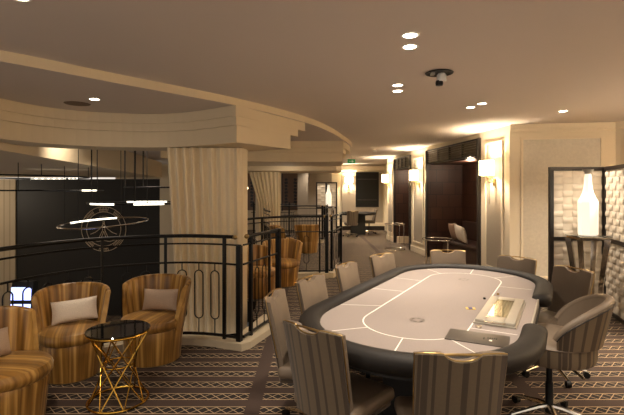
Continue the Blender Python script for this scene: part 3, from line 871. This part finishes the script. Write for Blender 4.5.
# ------------------------------------------------------------------ sconces (local: wall at +X, room towards -X)
def sconce(loc, rz, label):
    t = thing('wall_sconce', label, 'wall light', loc, rz, 'wall sconces')
    bm = bm_new(); add_lathe(bm, [(.105,.0),(.105,.25)], 32, (-.15,0,0), cap=False, sy=1.55); add_lathe(bm, [(.102,.0),(.102,.25)], 32, (-.15,0,0), cap=False, sy=1.55)
    obj('lamp_shade', bm, M['shade'], t)
    bm = bm_new(); add_tube(bm, [(-.012,0,-.1),(-.06,0,-.12),(-.1,.02,-.1),(-.15,0,-.03),(-.15,0,.06)], .008, 8)
    add_tube(bm, [(-.012,.0,-.1),(-.08,-.03,-.07),(-.15,0,-.02)], .006, 8); obj('arm', bm, M['brass'], t)
    bm = bm_new(); add_box(bm, (-.013,0,-.12), (.022,.06,.14), bevel=.006); obj('wall_plate', bm, M['brass'], t)
    bm = bm_new(); add_tube(bm, [(-.09,.02,-.1),(-.09,.02,-.5)], .004, 6); obj('pull_rod', bm, M['brass'], t)
    return t
sc = [((W(7.52)-.027,7.52,1.86), 0, 'lit wall sconce nearest us, on the pier beside the pale wall panel'),
      ((W(11.1)-.027,11.1,1.86), 0, 'lit wall sconce on the pier between the two dark recesses'),
      ((W(14.1)-.027,14.1,1.86), 0, 'lit wall sconce on the farthest pier, past both recesses'),
      ((1.49,17.86,1.9), -90, 'lit wall sconce on the far wall left of the black picture')]
s0 = sconce(*[(sc[0][0]), math.radians(sc[0][1]+6.5), sc[0][2]])
for a, b, c in sc[1:]: dup(s0, a, math.radians(b+(6.5 if b == 0 else 180)) if b == 0 else math.radians(90), c)
for (x, y, z), b, _ in sc:
    if b == 0: point('sconce light', (x-.15,y,z+.125), 60, (1,.86,.66), .06)
    else: point('sconce light', (x,y-.15,z+.125), 60, (1,.86,.66), .06)

for k, (x, y) in enumerate(((5.44,4.6),(5.44,2.6),(5.44,.3))):  # unseen sconces; first fits the ceiling glow, others added for light
    dup(s0, (x,y,1.86), 0, 'unseen wall sconce on the right-hand wall outside the picture')
    point('sconce light', (x-.15,y,1.985), 95, (1,.84,.64), .06)
# ------------------------------------------------------------------ louvres over the recesses
def louvre(y0, y1, label):
    d = Vector((W(y1)-W(y0), y1-y0)); L = d.length-.2; ang = math.atan2(d.y, d.x); ym = (y0+y1)/2
    t = thing('air_grille', label, 'air grille', (W(ym),ym,0), ang)
    bm = bm_new()
    for z in (2.25,2.55): add_box(bm, (0,0,z), (L,.05,.03))
    for k in range(5): add_box(bm, (-L/2+.015+k*(L-.03)/4,.0,2.4), (.03,.05,.27))
    obj('frame', bm, M['darkframe'], t, smooth=False)
    for k in range(6):
        bm = bm_new(); add_box(bm, (0,-.0,2.285+.046*k), (L-.03,.05,.008), rx=math.radians(35)); obj('blade', bm, M['blade'], t, smooth=False)
louvre(8.05,10.7, 'slatted air grille above the near dark recess'); louvre(11.8,13.6, 'slatted air grille above the far dark recess')

# ------------------------------------------------------------------ recess sofa and cushions
t = thing('banquette', 'dark brown sofa built into the near recess', 'sofa', (W(9.3)+.5,9.35,0), math.radians(6.5))
for y in (9.3,12.7): point('recess light', (W(y)+.4,y,2.1), 14, (1,.72,.5), .05)
bm = bm_new(); add_box(bm, (.02,0,.2), (.58,2.0,.4)); obj('base', bm, M['sofa'], t, smooth=False)
bm = bm_new(); add_box(bm, (-.01,0,.44), (.6,2.0,.09), bevel=.03); obj('seat_cushion', bm, M['sofa'], t)
bm = bm_new(); add_box(bm, (.26,0,.68), (.12,2.0,.42), bevel=.04); obj('backrest', bm, M['sofa'], t)
cushion((3.15,9.72,.69), 96, -16, M['cushion_rust'], 'tan cushion on the recess sofa, the one on the left', .42, .40, 6, th=.15)
cushion((3.14,9.28,.69), 98, -18, M['cushion_pale'], 'pale grey cushion on the recess sofa, the one on the right', .38, .38, -8, th=.15)

# chrome drum tables by the recesses
def drum(loc, label, r=.27, h=.7):
    t = thing('drinks_table', label, 'side table', loc, 0, 'chrome side tables by the recesses')
    bm = bm_new(); add_lathe(bm, [(.001,h-.012),(r-.004,h-.012),(r-.004,h-.004),(.001,h-.004)], 36, cap=False); obj('glass_top', bm, M['blackglass'], t)
    for z, rr in ((h-.008,.011),(.012,.011)):
        bm = bm_new(); add_tube(bm, [(r*math.cos(2*PI*k/36), r*math.sin(2*PI*k/36), z) for k in range(36)], rr, 8, closed=True); obj('ring', bm, M['chrome'], t)
    for k in range(4):
        a = 2*PI*k/4+.5; bm = bm_new(); add_tube(bm, [(r*math.cos(a), r*math.sin(a), h-.008),(r*math.cos(a), r*math.sin(a), .012)], .009, 6); obj('leg', bm, M['chrome'], t)
    return t
d0 = drum((2.33,8.2,0), 'chrome ring side table in front of the near recess')
dup(d0, (2.24,11.9,0), .4, 'chrome ring side table farther back, by the far recess')

# ------------------------------------------------------------------ ceiling fittings
DL = [(.67,3.0,H,1,'outer round downlight of the pair nearest us on the ceiling'),(.72,3.24,H,1,'inner round downlight of the pair nearest us on the ceiling'),
      (.86,4.42,H,1,'outer round downlight of the second pair, left of the ceiling camera'),(.91,4.68,H,1,'inner round downlight of the second pair, left of the ceiling camera'),
      (2.07,5.36,H,1,'right downlight of the third pair, beyond the ceiling camera'),(2.02,5.60,H,1,'left downlight of the third pair, beyond the ceiling camera'),
      (3.35,5.87,H,1,'single downlight near the pale wall panel'),(-2.32,4.69,2.575,1,'downlight in the lowered ceiling above the gold armchairs')]
dl0 = None
def downlight(x, y, z, label):
    t = thing('downlight', label, 'ceiling light', (x,y,z), 0, 'recessed downlights')
    bm = bm_new(); add_lathe(bm, [(.045,-.001),(.062,-.001),(.064,-.004),(.060,-.007),(.047,-.004)], 28, cap=False); obj('bezel', bm, M['white'], t)
    bm = bm_new(); add_lathe(bm, [(.001,-.004),(.052,-.004),(.052,-.0005),(.001,-.0005)], 28, cap=False); obj('lens', bm, M['whitelight'], t)
    return t
extra = [(.45,1.5,H),(.5,1.75,H),(1.5,1.2,H),(1.6,2.1,H),(-1.1,1.4,H),(-1.6,2.4,H),(2.6,1.6,H),(3.4,3.2,H),(3.95,4.85,H),(4.4,5.3,H)]  # unseen downlights; some continue the pairs, some added to brighten table and wall
for x, y, z, _, lb in DL:
    if dl0 is None: dl0 = downlight(x, y, z, lb)
    else: dup(dl0, (x,y,z), 0, lb)
for x, y, z in extra: dup(dl0, (x,y,z), 0, 'unseen recessed downlight out of view')
POW = {0:75,1:75,2:95,3:95,4:60,5:60,6:110,7:70}
for i, (x, y, z, _, lb) in enumerate(DL): spot('downlight beam', (x,y,z-.03), POW[i], 66 if i == 7 else (84 if i < 4 else 110), .9, target=(x,y,0))
for (x, y, z), w in zip(extra, (25,25,30,25,50,50,30,60,110,90)): spot('downlight beam', (x,y,z-.03), w, 110, .8, target=(x,y,0))
# ceiling camera in its open housing
t = thing('ceiling_camera', 'black camera hanging from an open round hole in the ceiling', 'camera', (1.14,3.94,H))
bm = bm_new(); add_lathe(bm, [(.001,-.003),(.115,-.003),(.125,-.008),(.12,-.014),(.10,-.008),(.001,-.008)], 36, cap=False); obj('mounting_ring', bm, M['black'], t)
bm = bm_new(); add_lathe(bm, [(.03,-.012),(.042,-.03),(.042,-.085)], 20, (.02,0,0)); obj('housing', bm, M['white'], t)
bm = bm_new(); add_lathe(bm, [(.03,-.12),(.034,-.10),(.03,-.077)], 20); obj('lens_barrel', bm, M['black'], t)
bm = bm_new(); add_box(bm, (-.06,0,-.018), (.03,.05,.02)); obj('bracket', bm, M['silver'], t, smooth=False)
bm = bm_new(); add_lathe(bm, [(.05,0),(.06,-.03),(.04,-.045)], 20, (0,0,0)); o = obj('smoke_detector', bm, M['white'], loc=(1.66,11.6,H-.001)); tag(o, 'small white smoke detector on the ceiling before the exit sign', 'smoke detector')
bm = bm_new(); add_lathe(bm, [(.001,-.006),(.13,-.006),(.135,-.001),(.001,-.001)], 36, cap=False); o = obj('speaker_grille', bm, mat('brown grille', (120,100,84), .7), loc=(-2.63,4.93,2.575)); tag(o, 'round flat speaker grille beside the lowered-ceiling downlight', 'speaker')
t = thing('exit_sign', 'small green exit sign hanging from the ceiling far down the room', 'sign', (1.22,13.6,0))
bm = bm_new(); add_box(bm, (0,0,2.5), (.24,.04,.13), bevel=.005); obj('sign_box', bm, M['exit'], t)
bm = bm_new(); add_tube(bm, [(0,0,2.565),(0,0,2.66)], .006, 6); obj('hanger', bm, M['silver'], t)
bm = bm_new(); add_box(bm, (-.03,-.021,2.5), (.09,.003,.014)); add_prism(bm, [(.02,0),(.02,.001),(.021,.001)], 0, .0001)
v = [bm.verts.new(q) for q in ((.01,-.0225,2.54),(.07,-.0225,2.5),(.01,-.0225,2.46))]; bm.faces.new(v)
obj('arrow', bm, M['white'], t, smooth=False)

# ------------------------------------------------------------------ far wall furniture
t = thing('wall_picture', 'large black glossy picture on the far wall between two sconces', 'picture', (2.24,17.86,1.64))
bm = bm_new(); add_box(bm, (0,0,0), (.94,.04,1.42)); obj('panel', bm, M['black'], t, smooth=False)
bm = bm_new()
for z in (.42,-.42): add_box(bm, (0,-.024,z), (.80,.008,.012))
obj('thin_rule', bm, M['steelpanel'], t, smooth=False)
for cx, w, lb in ((-.86,.66,'tall bronze panel with dark figured strips on the far wall'),(-2.6,.6,'bronze panel with dark strips, the one left of the distant drape')):
    t = thing('wall_panel', lb, 'wall panel', (cx,17.84,1.55))
    bm = bm_new(); add_box(bm, (0,0,0), (w,.05,1.5)); obj('panel', bm, M['brownart'], t, smooth=False)
    for s in (-1,1):
        bm = bm_new()
        for k in range(9): add_box(bm, (s*w*.28, -.035, -.55+.13*k), (.12+.02*math.sin(k*2),.02,.1), ry=.3*s)
        obj('figured_strip', bm, M['darkframe'], t, smooth=False)
    bm = bm_new()
    for s in (-1,1): add_box(bm, (s*(w/2+.02),0,0), (.04,.07,1.58))
    obj('frame', bm, M['darkframe'], t, smooth=False)
t = thing('poker_table', 'distant oval gaming table beside the far wall', 'poker table', (1.68,16.0,0), 0)
bm = bm_new(); add_prism(bm, [(a*1.0, b) for a, b in stadium(.34,.22)], .72, .765); obj('playing_surface', bm, M['felt'], t, smooth=False)
bm = bm_new(); add_tube(bm, [(x,y,.765) for x, y in stadium(.38,.22)], .05, 8, closed=True); obj('padded_rim', bm, M['railpad'], t)
bm = bm_new(); add_box(bm, (0,0,.36), (.5,.14,.72)); obj('pedestal', bm, M['underdark'], t, smooth=False)
dup(pc, (1.36,15.3,0), math.radians(8), 'striped chair with its back to us at the distant gaming table', 'chairs at the distant table')
dup(pc, (2.12,16.35,0), math.radians(96), 'striped chair at the right end of the distant gaming table', 'chairs at the distant table')

# ------------------------------------------------------------------ void: emblem, chandelier, machines
t = thing('wall_emblem', 'round tan tracery emblem on the black wall across the void', 'emblem', (-7.3,15.42,.25))
def arc(bm, r, a0, a1, rr=.012, cx=0, cz=0, sx=1):
    n = max(4, int(abs(a1-a0)*10)); add_tube(bm, [(cx+sx*r*math.cos(a0+(a1-a0)*k/n), 0, cz+r*math.sin(a0+(a1-a0)*k/n)) for k in range(n+1)], rr, 5)
for r in (.78,.60):
    bm = bm_new(); arc(bm, r, 0, 2*PI-.001, .011); obj('ring', bm, M['pattern_tan'], t)
for c in (PI/4, 3*PI/4, 5*PI/4, 7*PI/4, PI/2, 3*PI/2):
    bm = bm_new()
    w = .22
    for k in range(7):
        a = c-w+2*w*k/6; add_tube(bm, [(.61*math.cos(a),0,.61*math.sin(a)),(.77*math.cos(a),0,.77*math.sin(a))], .008, 4)
    arc(bm, .69, c-w, c+w, .008); obj('hatched_segment', bm, M['pattern_tan'], t)
bm = bm_new()
for s in (-1,1):
    add_tube(bm, [(0,0,.2),(s*.12,0,.02),(s*.30,0,-.12),(s*.46,0,-.18)], .012, 5)
    add_tube(bm, [(s*.02,0,.28),(s*.04,0,-.05),(s*.16,0,-.3)], .012, 5)
    add_tube(bm, [(s*.4,0,-.38),(s*.2,0,-.44),(0,0,-.40)], .01, 5)
    add_tube(bm, [(0,0,-.08),(s*.08,0,-.3),(s*.02,0,-.28)], .01, 5)
for k in range(7): add_tube(bm, [(-.15+.05*k,0,.36+.03*math.sin(PI*k/6)),(-.15+.05*k,0,.43+.03*math.sin(PI*k/6))], .008, 4)
obj('figure', bm, M['pattern_tan'], t)

t = thing('chandelier', 'large chandelier of thin dark rings with bright light bars hanging in the void', 'chandelier', (-4.2,8.3,0))
def ring(cx, cy, z, R, lit, tilt=0, rods=(0,2.1,4.2), ztop=2.06, r=.022, taz=0):
    cx += 4.2; cy -= 8.3
    f = lambda a: (cx+R*math.cos(a), cy+R*math.sin(a), z+tilt*math.cos(a-taz)*R+(.06*math.sin(a)*R if tilt else 0))
    bm = bm_new(); add_tube(bm, [f(2*PI*k/64) for k in range(64)], r, 8, closed=True); g = obj('ring', bm, M['chrome'] if r == .015 else M['black'], t)
    for a0, a1 in lit:
        bm = bm_new(); n = 14; add_tube(bm, [f(a0+(a1-a0)*k/n) for k in range(n+1)], r*1.05, 8); obj('light_bar', bm, M['ledstrip'], g)
    for a in rods:
        p = f(a); bm = bm_new(); add_tube(bm, [p, (p[0], p[1], ztop(p) if callable(ztop) else ztop)], .007, 5); obj('rod', bm, M['black'], g)
def zt(p):
    x, y = p[0]-4.2, p[1]+8.3
    lx = -3.52-(y-4.9)*.1715
    return 2.06 if x < lx else 2.57
ring(-3.87, 8.2, 1.0, .76, [(1.7,2.9)], .045, (0.15,3.1,1.6,4.6), zt, .015)
ring(-2.95, 7.6, 1.385, .83, [(3.95,4.6),(1.35,2.25),(4.95,5.5)], .0, (3.2,2.3,4.2), zt, .013)
ring(-5.15, 8.3, 1.60, 1.1, [(5.9,6.25)], .0, (6.1,5.0,.9), zt, .012)
ring(-5.65, 8.4, 1.86, 1.25, [(1.35,1.95),(1.05,1.3)], .0, (4.2,5.0,5.6,.3), zt, .013)
ring(-2.7, 8.6, 1.66, .9, [], .0, (3.3,2.6,4.4), zt, .009)

for a, b in (((-135-0) , 7.4),):
    x = (135-312)/440*b; bm = bm_new(); add_tube(bm, [(x+4.2,b-8.3,1.41),(x+4.2,b-8.3,zt((x+4.2,b-8.3)))], .016, 8); obj('main_stem', bm, M['black'], t)
t = thing('pendant_lamp', 'thin pendant with a bright bulb just right of the draped column', 'pendant light', (-1.38,9.2,0))
bm = bm_new(); add_tube(bm, [(0,0,1.7),(0,0,2.57)], .012, 8); obj('rod', bm, M['black'], t)
bm = bm_new(); add_lathe(bm, [(.001,1.60),(.03,1.61),(.045,1.65),(.03,1.69),(.001,1.70)], 16, cap=False); obj('bulb', bm, M['shade'], t)
def machine(loc, rz, label):
    t = thing('slot_machine', label, 'slot machine', loc, rz, 'machines on the lower floor')
    bm = bm_new(); add_box(bm, (0,0,.35), (.6,.5,.7), bevel=.02); obj('cabinet', bm, M['black'], t)
    bm = bm_new(); add_box(bm, (0,.08,1.15), (.56,.2,.9), bevel=.02, rx=-.1); obj('screen_housing', bm, M['black'], t)
    bm = bm_new(); add_box(bm, (0,-.04,1.3), (.5,.02,.32), rx=-.1); obj('screen', bm, M['screenblue'], t, smooth=False)
    bm = bm_new(); add_box(bm, (0,-.065,.92), (.5,.02,.24), rx=-.1); obj('screen', bm, M['screenblue'], t, smooth=False)
    bm = bm_new(); add_box(bm, (0,-.22,.74), (.56,.22,.06), bevel=.01); obj('button_deck', bm, M['steelpanel'], t)
    return t
mm = machine((-7.3,11.2,-2.0), 0, 'machine with a bright bluish screen glimpsed beyond the left railing')
for o in [mm]: o.location.z = -2.8; 
bm = bm_new(); add_box(bm, (-6.6,11.3,-2.56), (3.2,1.2,.48)); struct('trim_17', bm, M['blackwall'])
mm.location = (-7.38,11.2,-2.32)
dup(mm, (-3.55,11.3,-2.2) if False else (-5.7,11.2,-2.32), 0, 'darker machine on the lower floor between the two near armchairs')
t = thing('poker_table', 'round-ended gaming table on the lower floor, seen through the railing', 'poker table', (-4.9,10.4,-2.8), .5)
t.location = (-5.35,9.2,-2.8)
t.location = (-3.95,9.0,-2.8)
bm = bm_new(); add_prism(bm, stadium(.42,.4), .72, .765); obj('playing_surface', bm, M['felt'], t, smooth=False)
bm = bm_new(); add_tube(bm, [(x,y,.765) for x, y in stadium(.50,.4)], .08, 8, closed=True); obj('padded_rim', bm, M['railpad'], t)
bm = bm_new(); add_box(bm, (0,0,.36), (.5,.14,.72)); obj('pedestal', bm, M['underdark'], t, smooth=False)

# ------------------------------------------------------------------ remaining lights
for x, y, z, w in ((-.2,6.9,2.5,30),(.2,9.9,2.5,25),(-.4,10.2,2.0,15),(1.6,8.2,H-.03,50),(1.6,10.6,H-.03,60),(1.6,13.4,H-.03,70),(1.9,16.3,H-.03,110),(-.6,14.6,H-.03,80),(.1,16.4,H-.03,60)):
    spot('added down fill', (x,y,z), w, 120, .8, target=(x,y,0))  # unseen spots without fittings, added to brighten the bays and far room
for x, y, z, w in ((-6,9,2.0,60),(-8.5,11.5,2.0,60),(-3.2,8.2,2.5,40),(-9,7,2.0,50)):
    spot('void beam', (x,y,z), w*1.6, 140, .8, target=(x,y,-2))
spot('wash light', (-3.25,6.6,2.5), 30, 120, .8, target=(-3.95,6.7,2.1))
point('wash light', (-.6,10.7,1.9), 3, (1,.85,.68), .1)  # unseen point light added to lift the third soffit
for x, y, z, e in ((4.9,3.4,2.0,110),(4.4,.2,1.9,45),(.4,-1.6,1.9,45),(-2.2,-1.2,1.9,35),(2.6,-1.6,1.9,45)):
    spot('added up fill', (x,y,z), e, 160, 1, target=(x-.4,y+.8,z+3))  # unseen upward spots, no fitting, added to brighten the ceiling
point('void fill', (-11.6,13.4,1.5), 60, (1,.86,.68), .2)  # unseen point light added to brighten the pleated hanging
w = bpy.data.worlds.new('room ambience'); S.world = w; w.use_nodes = True
w.node_tree.nodes['Background'].inputs[0].default_value = (1,.90,.79,1); w.node_tree.nodes['Background'].inputs[1].default_value = .6

# ------------------------------------------------------------------ camera
cam = bpy.data.cameras.new('camera'); co = bpy.data.objects.new('camera', cam); COL.objects.link(co)
co.location = (0,0,1.6); co.rotation_euler = (PI/2,0,0)
cam.sensor_width = 36; cam.lens = 36*440/624; cam.shift_y = -(207.5-190.5)/624
cam.clip_start = .05; cam.clip_end = 100
S.camera = co
S.view_settings.view_transform = 'Standard'; S.view_settings.look = 'None'; S.view_settings.exposure = .62; S.view_settings.gamma = 1
S.view_settings.use_curve_mapping = False
